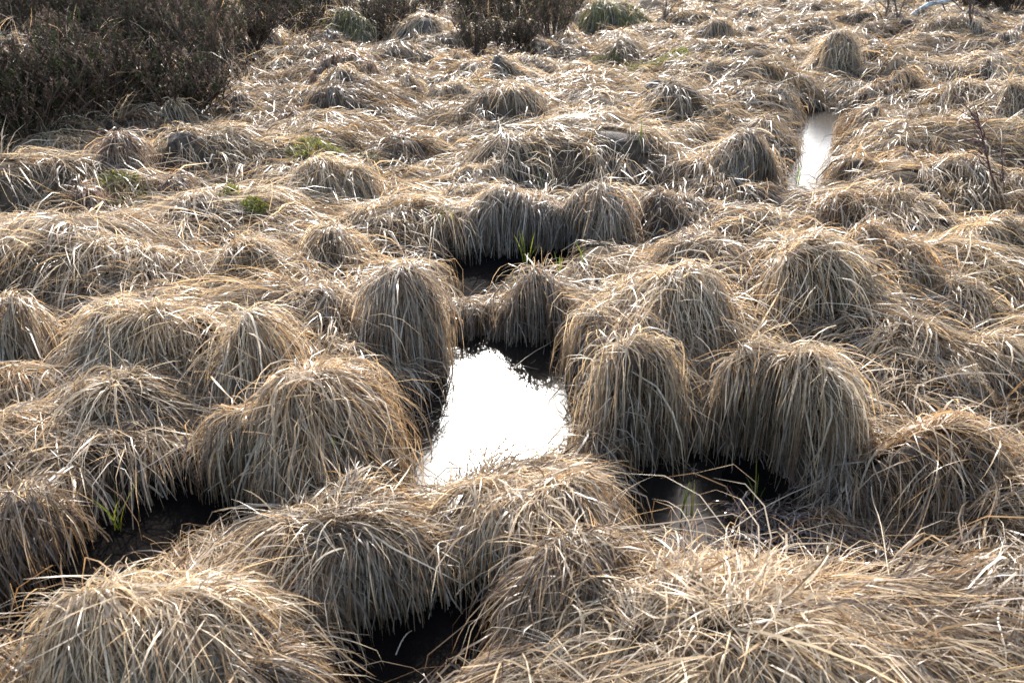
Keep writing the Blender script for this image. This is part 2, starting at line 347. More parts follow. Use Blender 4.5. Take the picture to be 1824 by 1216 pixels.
for wi, pts in enumerate(WATER):
    P = poly(pts); s = window(P, 0.6); d = inside_dist(P, GX[s], GY[s]) + 0.035 * vnoise(GX[s], GY[s], 0.12, 9)
    dc = d * np.where(d > 0, .14, 1) if 2 <= wi <= 4 else d        # low shelving banks at the far channel
    if wi in (0, 1, 5): G[s] = np.minimum(G[s], 0.05 + 0.3 * np.clip(d, 0, 1))
    G[s] = np.minimum(G[s], G[s] + (-0.14 - G[s]) * sstep(0.07, -0.05, dc)); WSC[s] = np.minimum(WSC[s], dc); WSD[s] = np.minimum(WSD[s], d); WET[s] = np.maximum(WET[s], sstep(0.16, 0.0, d))
for pts, z in HOLLOW:
    P = poly(pts); s = window(P, 0.4); d = inside_dist(P, GX[s], GY[s]) + 0.03 * vnoise(GX[s], GY[s], 0.12, 10)
    G[s] = np.minimum(G[s], G[s] + (z - G[s]) * sstep(0.08, -0.05, d)); WET[s] = np.maximum(WET[s], sstep(0.10, -0.02, d)); HZ[s] = np.where(d < HSD[s], z, HZ[s]); HSD[s] = np.minimum(HSD[s], d)
P = poly(BOG); s = window(P, 0.4); d = inside_dist(P, GX[s], GY[s]) + 0.05 * vnoise(GX[s], GY[s], 0.15, 12)
BSD = np.full_like(G, 9.0); BSD[s] = d
k = sstep(0.10, -0.08, d)
G[s] = G[s] * (1 - k) + k * (0.004 + 0.02 * vnoise(GX[s], GY[s], 0.09, 11)); WET[s] = np.maximum(WET[s], 0.9 * k)
# tussock domes
H = G.copy(); TU = []
def smax(a_, b_, k_):
    h_ = np.clip(0.5 + 0.5 * (b_ - a_) / k_, 0, 1); return a_ * (1 - h_) + b_ * h_ + k_ * h_ * (1 - h_)
def add_dome(cx, cy, R, ratio, turn, ztop, seed):
    D = R * ratio; c, sn = math.cos(math.radians(turn)), math.sin(math.radians(turn))
    m = max(R, D) * 1.6
    s = window(np.array([[cx - m, cy - m], [cx + m, cy + m]]), 0.02)
    if G[s].size == 0: return None
    q = R * ratio ** .5
    x = GX[s] - cx + 0.38 * q * vnoise(GX[s], GY[s], q * 0.8, seed + 50) + 0.08 * q * vnoise(GX[s], GY[s], q * 0.3, seed + 51)
    y = GY[s] - cy + 0.38 * q * vnoise(GX[s], GY[s], q * 0.8, seed + 52) + 0.08 * q * vnoise(GX[s], GY[s], q * 0.3, seed + 53)
    u = np.hypot((x * c + y * sn) / R, (-x * sn + y * c) / D)
    if not (u < 1).any(): return None
    steep = float(np.clip((np.minimum(WSD[s], HSD[s])[u < 1.15] < 0.06).mean() * 5, 0, 1))    # banks stand steep beside water, the rest slump
    b = float(np.clip(np.percentile(G[s][u < 1], 2 + 38 * (1 - steep)), -0.06, 0.5))
    ztop = max(ztop, b + 0.05); uu = np.clip(u, 0, 1)
    p = steep * (1 - uu ** 2.2) ** 0.75 + (1 - steep) * (1 - uu ** 2.0) ** 1.0 - 1.5 * np.clip(u - 1, 0, 1)
    lump = (0.045 * vnoise(GX[s], GY[s], 0.12, seed) + 0.085 * vnoise(GX[s], GY[s], 0.27, seed + 7)) * min(1, R / 0.22)
    h = b + (ztop - b) * p + np.clip(p, 0, 1) * lump
    H[s] = smax(H[s], h, 0.085 + 0.04 * (1 - steep))
    return b
for k, (cx, yt, yb, hw, ratio, turn, lean, tone, lab) in enumerate(T):
    f = on_plane(cx, yb, 0.10); dist = math.hypot(f[1], CAM_Z)
    R = hw * f[1] / (F * (CP + (-(yb - 608) / F) * SP)) 
    cy = f[1] + R * ratio * 0.85
    X = f[0] * cy / f[1]; R = max(R * cy / f[1] - 0.055, 0.6 * R)
    yb_ = cy + 0.42 * R * ratio                                    # the skyline of a dome seen from above lies behind its middle
    r = ray(cx, yt); zt = CAM_Z + r[2] * yb_ / r[1]
    zt = float(np.clip(0.02 + (zt - 0.02) / 0.92 - 0.045 - 0.04 * float(sstep(3.6, 2.0, cy)), 0.08, 0.62))
    b = add_dome(X, cy, R, ratio, turn, zt, 100 + k)
    if b is None: continue
    if R > 0.10:                                                   # shoulders and second crests make each tussock lopsided
        rk = random.Random(k * 7 + 3)
        for _ in range(3):
            an, of = rk.uniform(0, 6.28), rk.uniform(.45, .85)
            add_dome(X + math.cos(an) * of * R, cy + math.sin(an) * of * R * ratio * (1 if math.sin(an) > 0 else .6), R * rk.uniform(.38, .6), rk.uniform(.7, 1), rk.uniform(-40, 40), b + (zt - b) * rk.uniform(.62, .92), 700 + 3 * k + _)
    TU.append(dict(x=X, y=cy, R=R, D=R * ratio, turn=turn, z=zt, b=b, lean=lean, tone=tone, label=lab, group='named grass tussocks of the bog', seed=k))
# small unnamed hummocks that fill the far field
FAR_LAB = {'l': 'low far-off hummock of pale grass in the field between the heather and the far channel',
           'r': 'low far-off hummock of pale grass at the back right beyond the far channel'}
tries = 0; placed = [(t['x'], t['y'], t['R']) for t in TU]; nfar = 0
while tries < 6000 and nfar < 95:
    tries += 1
    y = 6.5 + 18 * random.random() ** 1.1; x = (random.random() * 2 - 1) * (0.66 * y + 0.8)
    if inside_dist(HEATH, np.array([x]), np.array([y]))[0] < 0.1: continue
    R = random.uniform(0.16, 0.34)
    if any((x - a) ** 2 + (y - b_) ** 2 < (0.8 * (R + c)) ** 2 for a, b_, c in placed): continue
    i, j = int((y - Y0) / CELL), int((x - X0) / CELL)
    if WET[max(0, i - 8):i + 9, max(0, j - 8):j + 9].max() > 0.3: continue
    zt = float(G[i, j]) + random.uniform(0.08, 0.22); turn = random.uniform(-30, 30); ratio = random.uniform(.65, 1)
    b = add_dome(x, y, R, ratio, turn, zt, 400 + nfar)
    side = 'r' if x > 0.40 * y else 'l'
    TU.append(dict(x=x, y=y, R=R, D=R * ratio, turn=turn, z=zt, b=b, lean=(random.uniform(-.2, .3), -.25), seed=300 + nfar,
                   tone=random.choice([S_, S_, S_, O_, G_, B_]), label=FAR_LAB[side], group='far hummocks ' + ('behind the channel' if side == 'r' else 'of the open field')))
    placed.append((x, y, R)); nfar += 1
kw = sstep(0.04, -0.04, WSC); H = H * (1 - kw) + np.minimum(H, -0.14) * kw      # open water stays open
kb = sstep(0.05, -0.06, BSD); H = H * (1 - kb) + np.minimum(H, G) * kb
kh = sstep(0.04, -0.05, HSD); H = H * (1 - kh) + np.minimum(H, -0.25) * kh      # blades hang down out of sight into the black hollows
# each far hummock is told by its place next to a tussock that can be found
def handle(lb):
    w_ = lb.replace(',', '').split()
    for i_, q in enumerate(w_):
        if q in ('tussock', 'dome', 'tuft', 'mound'): return ' '.join(w_[:i_ + 1])
    return None
def to_px(x, y, z):
    dep = y * CP - (z - CAM_Z) * SP; return 912 + F * x / dep, 608 - F * (y * SP + (z - CAM_Z) * CP) / dep
hn = [handle(t['label']) for t in TU]
marks = [(t, h_) for t, h_ in zip(TU, hn) if h_ and t['seed'] < 300 and hn.count(h_) == 1 and len(h_.split()) > 2 and t['y'] > 5]
slots = {}; done = set()
def relation(t, m_):
    a_, b_ = to_px(t['x'], t['y'], t['z']), to_px(m_['x'], m_['y'], m_['z']); du, dv = a_[0] - b_[0], a_[1] - b_[1]
    return (('right of' if du > 0 else 'left of') if abs(du) > 1.6 * abs(dv) else ('in front of' if dv > 0 else 'behind')), math.hypot(du, dv * 2)
pairs = sorted(((relation(t, m_), t['seed'], k_, h_) for t in TU if t['seed'] >= 300 for k_, (m_, h_) in enumerate(marks)), key=lambda q: q[0][1])
byseed = {t['seed']: t for t in TU}
for (rel, dpx), sd_, k_, h_ in pairs:                               # at most four to a side of each landmark
    if sd_ in done or len(slots.get((rel, h_), ())) >= 4: continue
    slots.setdefault((rel, h_), []).append((dpx, byseed[sd_])); done.add(sd_)
ORD = ['nearest', 'second', 'third', 'fourth', 'fifth', 'sixth', 'seventh', 'eighth', 'ninth', 'tenth', 'eleventh', 'twelfth']
for (rel, h_), lst in slots.items():
    for i_, (_, t) in enumerate(sorted(lst, key=lambda q: q[0])):
        t['label'] = f"{ORD[min(i_, 11)] + ' ' if len(lst) > 1 else ''}low small hummock {rel} the {h_}"
GRY, GRX = np.gradient(H, CELL)
GRX = np.clip(GRX, -6, 6); GRY = np.clip(GRY, -6, 6)
def samp(A, x, y):
    fx = np.clip((x - X0) / CELL, 0, A.shape[1] - 1.001); fy = np.clip((y - Y0) / CELL, 0, A.shape[0] - 1.001)
    i = fx.astype(int); j = fy.astype(int); u = fx - i; v = fy - j
    return (A[j, i] * (1 - u) + A[j, i + 1] * u) * (1 - v) + (A[j + 1, i] * (1 - u) + A[j + 1, i + 1] * u) * v
def hit(px, py):
    d = ray(px, py); p = np.array([0, 0, CAM_Z]); t = 0.9
    while t < 60:
        q = p + d * t
        if q[2] < max(0.0, float(samp(H, q[0:1], q[1:2])[0])): return q
        t += 0.01
    return p + d * t

# ------------------------------------------------------------------ setting: ground, water
def graded(y0, y1, n, p): return y0 + (y1 - y0) * np.linspace(0, 1, n) ** p
ys = np.concatenate([[-200, -40, -8, -2, 0], graded(0.45, 27.5, 420, 1.9), [30, 36, 50, 80, 140, 300, 700, 1500]])
xs = graded(0, 16.5, 170, 1.6); xs = np.concatenate([-xs[::-1], xs[1:]])
xs = np.concatenate([[-1500, -600, -200, -80, -40, -22], xs, [22, 40, 80, 200, 600, 1500]])
MX, MY = np.meshgrid(xs, ys)
inner = sstep(16.8, 15.5, np.abs(MX)) * sstep(27.8, 26, MY) * sstep(0.2, 0.5, MY)
gz = samp(G, np.clip(MX, X0, X1 - .1), np.clip(MY, Y0, Y1 - .1)) * inner + 0.12 * (1 - inner)
wet = samp(WET, np.clip(MX, X0, X1 - .1), np.clip(MY, Y0, Y1 - .1)) * inner
lit = np.array([0.085, 0.064, 0.044]); peat = np.array([0.004, 0.003, 0.0024])  # bare litter and wet peat, darkened so gaps and hollows read as shade
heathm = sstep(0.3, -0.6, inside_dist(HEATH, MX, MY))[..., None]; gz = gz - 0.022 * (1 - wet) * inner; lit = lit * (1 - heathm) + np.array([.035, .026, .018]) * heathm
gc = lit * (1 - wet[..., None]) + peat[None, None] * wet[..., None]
n0, n1 = MX.shape
idx = np.arange(n0 * n1).reshape(n0, n1)
Q = np.stack([idx[:-1, :-1], idx[:-1, 1:], idx[1:, 1:], idx[1:, :-1]], axis=2).reshape(-1, 4)
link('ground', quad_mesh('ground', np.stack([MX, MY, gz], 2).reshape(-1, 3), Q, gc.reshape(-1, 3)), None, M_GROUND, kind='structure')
wv = np.array([[-6, 0.4, 0], [14, 0.4, 0], [14, 20, 0], [-6, 20, 0]], float)
link('water', quad_mesh('water', wv, np.array([[0, 1, 2, 3]])), None, M_WATER, kind='structure')

# ------------------------------------------------------------------ grass blades
def march(x, y, az, el, L, grav, lay, K, curl, kink, z0=None, sub=3):
    """grow N blades over the height field; returns (N,K,3)"""
    N = len(x); n = (K - 1) * sub; ds = L / n
    p = np.stack([x, y, (samp(H, x, y) if z0 is None else z0) + 0.3 * lay - 0.004], 1)
    d = np.stack([np.cos(az) * np.cos(el), np.sin(az) * np.cos(el), np.sin(el)], 1)
    out = np.empty((N, K, 3)); out[:, 0] = p
    ks = np.where(rng.random(N) < kink, rng.integers(2, n, N), -1); kang = rng.normal(0, 1.0, N); kdn = rng.uniform(0.2, 1.2, N)
    wav = rng.normal(0, 2.6, N); wph = rng.uniform(0, 6.28, N)
    lip = np.where(rng.random(N) < .12, -0.09, rng.normal(-0.01, 0.035, N)); lips = rng.uniform(.35, .8, N)
    for i in range(n):
        cu = (curl + wav * np.sin(7.5 * i / n + wph)) * ds; c = np.cos(cu); s = np.sin(cu)
        d[:, 0], d[:, 1] = d[:, 0] * c - d[:, 1] * s, d[:, 0] * s + d[:, 1] * c
        d[:, 2] -= grav * ds
        m = ks == i
        if m.any():
            c, s = np.cos(kang[m]), np.sin(kang[m]); dm = d[m]
            dm[:, 0], dm[:, 1] = dm[:, 0] * c - dm[:, 1] * s, dm[:, 0] * s + dm[:, 1] * c; dm[:, 2] -= kdn[m]; d[m] = dm
        over = np.minimum(samp(WSD, p[:, 0], p[:, 1]), samp(HSD, p[:, 0], p[:, 1])) < lip      # past the lip of a bank: hang straight down
        if over.any():
            do = d[over]; do[:, :2] = do[:, :2] * lips[over, None] + rng.normal(0, .12, (len(do), 2)); do[:, 2] = np.minimum(do[:, 2] - 0.35, -0.2); d[over] = do
        d /= np.linalg.norm(d, axis=1, keepdims=True)
        p = p + d * ds[:, None]
        h = samp(H, p[:, 0], p[:, 1]) + lay
        below = p[:, 2] < h
        if below.any():
            nx, ny = -samp(GRX, p[below, 0], p[below, 1]), -samp(GRY, p[below, 0], p[below, 1])
            nn = np.stack([nx, ny, np.ones_like(nx)], 1); nn /= np.linalg.norm(nn, axis=1, keepdims=True)
            db = d[below]; dot = np.minimum((db * nn).sum(1), 0)
            db = db - nn * dot[:, None]; db /= np.linalg.norm(db, axis=1, keepdims=True) + 1e-9
            d[below] = db
            # push out along the normal on steep faces rather than straight up
            gap = (h - p[:, 2])[below]; push = nn * (gap * nn[:, 2])[:, None]
            p[below] = p[below] + push
        if (i + 1) % sub == 0: out[:, (i + 1) // sub] = p
    return out
def clear(P, keep_open=0.07, keep_bog=0.6):
    """drop most blades that bridge open water, a black hollow or the mud"""
    n, K, _ = P.shape; x, y = P[:, 1:, 0].ravel(), P[:, 1:, 1].ravel()
    o = np.minimum(samp(WSD, x, y), samp(HSD, x, y)).reshape(n, K - 1); hang = P[:, 1:, 2] < samp(H, x, y).reshape(n, K - 1) + 0.05
    bad = ((o < -0.12)).any(1); bog = (samp(BSD, x, y).reshape(n, K - 1) < -0.02).any(1)
    return (~bad | (rng.random(n) < keep_open)) & (~bog | (rng.random(n) < keep_bog))
PALE, TAN, RUST, GREYB, DARK = np.array([.65, .585, .48]), np.array([.47, .375, .255]), np.array([.36, .225, .115]), np.array([.38, .33, .28]), np.array([.13, .085, .055])
TONE_GAIN = {'brown': .66, 'redbrown': .8, 'grey': .95}
def colours(N, tone, wetv, K, lay=None):
    base = np.array(DIRTY[tone])
    r = rng.random(N)[:, None]
    c = np.repeat(base[None], N, 0)
    c = np.where(r < 0.26, PALE * 0.6 + base * 0.5, c)
    c = np.where((r >= 0.26) & (r < 0.42), TAN * 0.5 + base * 0.5, c)
    c = np.where((r >= 0.42) & (r < (0.52 if tone in ('ochre', 'redbrown') else 0.47)), RUST * 0.75 + base * 0.25, c)
    c = np.where((r >= 0.52) & (r < 0.66), GREYB * 0.6 + base * 0.35, c)
    c = np.where(r >= 0.90, DARK + base * 0.12, c)
    c = c * rng.uniform(0.78, 1.18, (N, 1))
    c = c * TONE_GAIN.get(tone, 1.0)
    if lay is not None:                                             # deepest blades: old rotted brown, darkened further to imitate shade between strands
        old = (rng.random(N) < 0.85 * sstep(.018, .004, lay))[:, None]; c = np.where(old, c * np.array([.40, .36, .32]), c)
    wv = np.clip(wetv * rng.uniform(0.5, 1.2, N), 0, 1)[:, None]
    c = c * (1 - wv) + (np.array([.085, .062, .048]) * rng.uniform(.5, 1.5, (N, 1))) * wv
    if tone == 'green':
        g = rng.random(N)[:, None]; c = np.where(g < 0.5, np.array([.15, .155, .055]) * rng.uniform(.7, 1.3, (N, 1)), c)
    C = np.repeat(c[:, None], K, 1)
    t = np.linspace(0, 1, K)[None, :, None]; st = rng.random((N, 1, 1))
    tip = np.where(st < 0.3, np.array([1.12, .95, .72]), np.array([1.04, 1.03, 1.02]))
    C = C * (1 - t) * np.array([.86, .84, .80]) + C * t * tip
    return np.clip(C * np.array([1.02, .965, .885]), 0, 0.8)
def lod(d): return np.clip((2.2 / np.maximum(d, 1.3)), 0, 1.0)
def blade_width(d): return 0.0035 * np.maximum(d / 2.2, 0.85) ** 0.5

nblades = 0
def tussock(t):
    global nblades
    x0, y0, R, D = t['x'], t['y'], t['R'], t['D']; dist = math.hypot(math.hypot(x0, y0), CAM_Z)
    hgt = t['z'] - t['b']; c, sn = math.cos(math.radians(t['turn'])), math.sin(math.radians(t['turn']))
    root = link('grass_tussock', None, label=t['label'], cat='grass tussock', group=t['group'])
    root.location = (x0, y0, t['b']); root.empty_display_size = 0.1
    org = np.array([x0, y0, t['b']])
    # root mound: the dense core under the blades
    nr, na = (11, 32) if dist < 9 else (6, 16)
    uu = np.concatenate([np.linspace(0, 0.9, nr - 1), [1.0]]); th = np.linspace(0, 2 * np.pi, na, endpoint=False)
    ex = (uu[:, None] * np.cos(th)[None]) * R; ey = (uu[:, None] * np.sin(th)[None]) * D
    mx, my = x0 + ex * c - ey * sn, y0 + ex * sn + ey * c
    mz = samp(H, mx.ravel(), my.ravel()).reshape(mx.shape) - 0.035
    mz[-1] = np.minimum(mz[-1], t['b'] - 0.05)
    idx = np.arange(nr * na).reshape(nr, na); idn = np.roll(idx, -1, 1)
    Q = np.stack([idx[:-1], idn[:-1], idn[1:], idx[1:]], 2).reshape(-1, 4)
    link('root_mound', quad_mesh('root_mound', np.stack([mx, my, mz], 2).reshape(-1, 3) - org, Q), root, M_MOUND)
    area = math.pi * R * D + math.pi * (R + D) * hgt * 0.9
    n = int(area * 6200 * lod(dist) ** 1.32); n = max(n, 60)
    K = 7 if dist < 3.0 else (6 if dist < 4.6 else (5 if dist < 7 else 4))
    def grow(n, stray):
        nl = max(6, n // 14)                                        # locks of blades that fall together
        lu = np.sqrt(rng.random(nl)) * 0.88; lt = rng.random(nl) * 2 * np.pi; ljit = rng.normal(0, 0.38, nl); lel = rng.normal(0, 0.14, nl)
        li = rng.integers(0, nl, n)
        u = np.clip(lu[li] + rng.normal(0, 0.07, n), 0, 0.93); th = lt[li] + rng.normal(0, 0.10, n) / np.maximum(u, 0.15)
        ex, ey = u * np.cos(th) * R, u * np.sin(th) * D
        x, y = x0 + ex * c - ey * sn, y0 + ex * sn + ey * c
        ox, oy = ex * c - ey * sn, ex * sn + ey * c; rr = np.maximum(np.hypot(ox, oy), 0.02)
        lx, ly = t['lean']; k = 0.25 + 0.75 * u
        gxx, gyy = np.clip(samp(GRX, x, y), -1.5, 1.5), np.clip(samp(GRY, x, y), -1.5, 1.5)
        fl = 3.1 * vnoise(x, y, 0.45, 78)                            # tangled swathes that ignore the single tussock
        dx = ox / rr * k * .18 + 2.1 * lx - .8 * gxx + .9 * np.cos(fl); dy = oy / rr * k * .18 + 2.1 * ly - .8 * gyy + .9 * np.sin(fl)
        az = np.arctan2(dy, dx) + .8 * ljit[li] + 0.6 * vnoise(x, y, 0.14, 77) + rng.normal(0, 0.24 if not stray else 1.1, n)
        rsz = math.sqrt(R * D)
        if not stray:
            el = np.clip(0.30 - 0.5 * u + lel[li] + rng.normal(0, 0.18, n), -0.6, 0.9)
            L = (0.6 * rsz + 0.6 * hgt + 0.10) * rng.uniform(0.5, 1.3, n); L = np.clip(L, 0.14, 0.62)
            grav = rng.uniform(6, 15, n); lay = 0.003 + 0.042 * rng.random(n) ** 1.5
            curl = rng.normal(0, 1.6, nl)[li] + rng.normal(0, .9, n); kink = 0.34
        else:
            el = np.clip(rng.normal(0.32, 0.32, n), -0.3, 1.2); L = np.clip((0.4 * rsz + 0.45 * hgt) * rng.uniform(0.5, 1.3, n), 0.08, 0.40)
            grav = rng.uniform(4, 13, n); lay = 0.015 + 0.035 * rng.random(n); curl = rng.normal(0, 3.0, n); kink = 0.30
        P = march(x, y, az, el, L, grav, lay, K, curl, kink)
        ok = (samp(H, x, y) > 0.01) & clear(P); P = P[ok]; n = len(P); lay = lay[ok]
        wv = samp(WET, P[:, K // 2, 0], P[:, K // 2, 1]) * 0.35
        w_ = blade_width(dist) * rng.choice([.4, .65, .95, 1.25, 1.7], n, p=[.2, .3, .28, .15, .07])
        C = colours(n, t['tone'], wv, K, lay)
        V, Q, Cc = ribbons(P, w_, C, rng.normal(0, 0.55, n), rng.normal(0, 1.1, n))
        return V - org, Q, Cc
    V, Q, C = grow(n, False)
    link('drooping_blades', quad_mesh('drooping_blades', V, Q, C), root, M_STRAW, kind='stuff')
    ns = max(12, int(n * 0.22)); nblades += n + ns
    V, Q, C = grow(ns, True)
    link('stray_blades', quad_mesh('stray_blades', V, Q, C), root, M_STRAW, kind='stuff')
for t in TU: tussock(t)

# flattened mat between the tussocks
def mat_points():
    xs_, ys_ = [], []
    edges = np.concatenate([np.arange(0.9, 6, 0.5), np.arange(6, 26.5, 1.0)])
    for a_, b_ in zip(edges[:-1], edges[1:]):
        m = 0.5 * (a_ + b_); half = 0.69 * m + 0.9
        n = int(2 * half * (b_ - a_) * 4200 * float(lod(math.hypot(m, CAM_Z))) ** 1.12)
        xs_.append(rng.uniform(-half, half, n)); ys_.append(rng.uniform(a_, b_, n))
    return np.concatenate(xs_), np.concatenate(ys_)
mx, my = mat_points()
g0 = samp(G, mx, my); h0 = samp(H, mx, my); w0 = samp(WET, mx, my)
hd = inside_dist(HEATH, mx, my)
keep = (g0 > 0.0) & (h0 > 0.01) & ((h0 - g0 < 0.07) | (rng.random(len(mx)) < np.clip(1.1 - (h0 - g0) * 8, 0.28, 1))) & (rng.random(len(mx)) > 0.7 * np.clip(w0, 0, 1)) & ((hd > 0.15) | (rng.random(len(mx)) < 0.22))
mx, my, w0 = mx[keep], my[keep], w0[keep]
dist = np.sqrt(mx ** 2 + my ** 2 + CAM_Z ** 2)
for lo, hi, K in ((0, 4.6, 6), (4.6, 9, 4), (9, 40, 4)):
    m = (dist >= lo) & (dist < hi); x, y, ww, dd = mx[m], my[m], w0[m], dist[m]; n = len(x)
    nl = max(4, n // 13); li = rng.integers(0, nl, n)              # blades grow in tufts that fall the same way
    ce = rng.permutation(n)[:nl][li]
    sp = 0.014 * np.sqrt(np.maximum(dd[ce], 1.5)); x = x[ce] + rng.normal(0, 1, n) * sp; y = y[ce] + rng.normal(0, 1, n) * sp; ww, dd = ww[ce], dd[ce]
    flow = 2.6 * vnoise(x, y, 0.85, 21) + 0.6 * vnoise(x, y, 0.2, 22) - 1.1
    gxx, gyy = samp(GRX, x, y), samp(GRY, x, y)
    dx, dy = np.cos(flow) - 2.2 * gxx, np.sin(flow) - 2.2 * gyy - 0.3
    az = np.arctan2(dy, dx) + rng.normal(0, 0.36, nl)[li] + rng.normal(0, 0.2, n)
    el = np.clip(rng.normal(0.30, 0.30, nl)[li] + rng.normal(0, 0.12, n), -0.2, 1.2); L = (rng.uniform(0.24, 0.58, nl)[li]) * rng.uniform(.7, 1.2, n)
    lay = 0.003 + 0.040 * rng.random(n) ** 1.5
    P = march(x, y, az, el, L, rng.uniform(2.5, 7, n), lay, K, (rng.normal(0, 1.5, nl)[li] + rng.normal(0, .8, n)), 0.17)
    ok = clear(P, .05, .05); P, lay, x, y, ww, dd = P[ok], lay[ok], x[ok], y[ok], ww[ok], dd[ok]; n = len(x)
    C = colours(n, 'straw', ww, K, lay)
    tn = vnoise(x, y, 0.8, 31)
    pt = vnoise(x, y, 1.3, 33) + .5 * vnoise(x, y, .5, 34)
    C = C * (1 - .42 * sstep(.05, .75, pt)[:, None, None] * np.array([.9, 1.0, 1.1])) * (1 - .22 * sstep(4, 9, dd))[:, None, None]
    C = C * np.where(tn > 0.25, 1, np.where(tn < -0.35, .85, .95))[:, None, None] * np.where((tn < -0.35)[:, None, None], np.array([1.0, .95, .86]), np.ones(3))
    wd = blade_width(dd) * rng.choice([.4, .65, .95, 1.25, 1.7], n, p=[.2, .3, .28, .15, .07])
    V, Q, Cc = ribbons(P, wd, C, rng.normal(0, 0.6, n), rng.normal(0, 1.2, n)); nblades += n
    nm, lb = {0: ('dry_grass_mat', 'flattened tangle of dry straw grass between the nearest tussocks'), 4.6: ('dry_grass_mat', 'flattened dry grass between the tussocks of the middle distance'),
              9: ('dry_grass_mat', 'flattened dry grass of the far field up to the heather')}[lo]
    link(nm, quad_mesh(nm, V, Q, Cc), None, M_STRAW, label=lb, cat='dry grass', kind='stuff')
# pale wiry grass growing through the heather
n = 14000; y = 5.5 + 15 * rng.random(n) ** 1.3; x = rng.uniform(-1, .28, n) * (.67 * y + .6)
hdd = inside_dist(HEATH, x, y) + .8 * vnoise(x, y, 1.1, 41); ok = (hdd < .45) & (rng.random(n) < np.where(hdd > -.9, 1, .30)); x, y = x[ok], y[ok]; n = len(x)
P = march(x, y, rng.uniform(0, 6.28, n), rng.uniform(.7, 1.4, n), rng.uniform(.3, .75, n), rng.uniform(1.5, 5, n), np.full(n, .02), 6, rng.normal(0, 2, n), .2)
V, Q, Cc = ribbons(P, blade_width(y) * rng.uniform(.5, .9, n), colours(n, 'straw', np.zeros(n), 6), rng.normal(0, .6, n), rng.normal(0, 1.2, n)); nblades += n
link('heath_grass', quad_mesh('heath_grass', V, Q, Cc), None, M_STRAW, label='pale arching grass growing through the edge of the dark heather', cat='dry grass', kind='stuff')
# rotten wet litter in the bog and around the hollows
n = 9000
bx0, by0 = poly(BOG).min(0) - .2; bx1, by1 = poly(BOG).max(0) + .2
xa = np.concatenate([rng.uniform(bx0, bx1, n), rng.uniform(-1.6, 2.2, 2 * n)]); ya = np.concatenate([rng.uniform(by0, by1, n), rng.uniform(1.0, 5.5, 2 * n)])
wv = samp(WET, xa, ya); hh = samp(H, xa, ya) - samp(G, xa, ya); gg = samp(G, xa, ya)
kp = (wv > 0.25) & (hh < 0.04) & (samp(HSD, xa, ya) > -.04) & (gg > -0.03) & (rng.random(len(xa)) < 0.85); x, y = xa[kp], ya[kp]; n = len(x)
P = march(x, y, rng.uniform(0, 6.28, n), rng.normal(0.15, 0.3, n), rng.uniform(0.04, 0.20, n), rng.uniform(2, 8, n), 0.002 + 0.014 * rng.random(n), 5, rng.normal(0, 5, n), 0.5)
C = np.array([.075, .052, .038])[None, None] * rng.uniform(.3, 2.4, (n, 1, 1)) * np.ones((1, 5, 1))
V, Q, Cc = ribbons(P, rng.uniform(.002, .007, n), C, rng.normal(0, .8, n), rng.normal(0, 1.5, n)); nblades += n
link('wet_litter', quad_mesh('wet_litter', V, Q, Cc), None, M_WET, label='black wet rotten grass litter on the mud and round the hollows', cat='litter', kind='stuff')

# dead straw and scum drifting along the edges of the open water
xa, ya = rng.uniform(-1.7, 1.6, 9000), rng.uniform(1.2, 3.4, 9000); dw = samp(WSD, xa, ya)
kp = (dw < -.01) & (rng.random(9000) < .55 * np.exp(dw / .045) + .012) & (samp(G, xa, ya) < -.02); x, y = xa[kp], ya[kp]; n = len(x)
az = rng.uniform(0, 6.28, n); bend = rng.normal(0, .5, n); ln = rng.uniform(.02, .10, n); t_ = np.linspace(-.5, .5, 4)[None]
P = np.stack([x[:, None] + ln[:, None] * t_ * np.cos(az[:, None] + bend[:, None] * t_), y[:, None] + ln[:, None] * t_ * np.sin(az[:, None] + bend[:, None] * t_), .003 + .004 * rng.random((n, 1)) + 0 * t_], 2)
V, Q, Cc = ribbons(P, rng.uniform(.0015, .0045, n), np.array([.16, .12, .085])[None] * rng.uniform(.3, 2.2, (n, 1)), rng.normal(0, .15, n), np.zeros(n))
link('floating_straw', quad_mesh('floating_straw', V, Q, Cc), None, M_WET, label='bits of dead straw floating along the edges of the pools', cat='litter', kind='stuff')

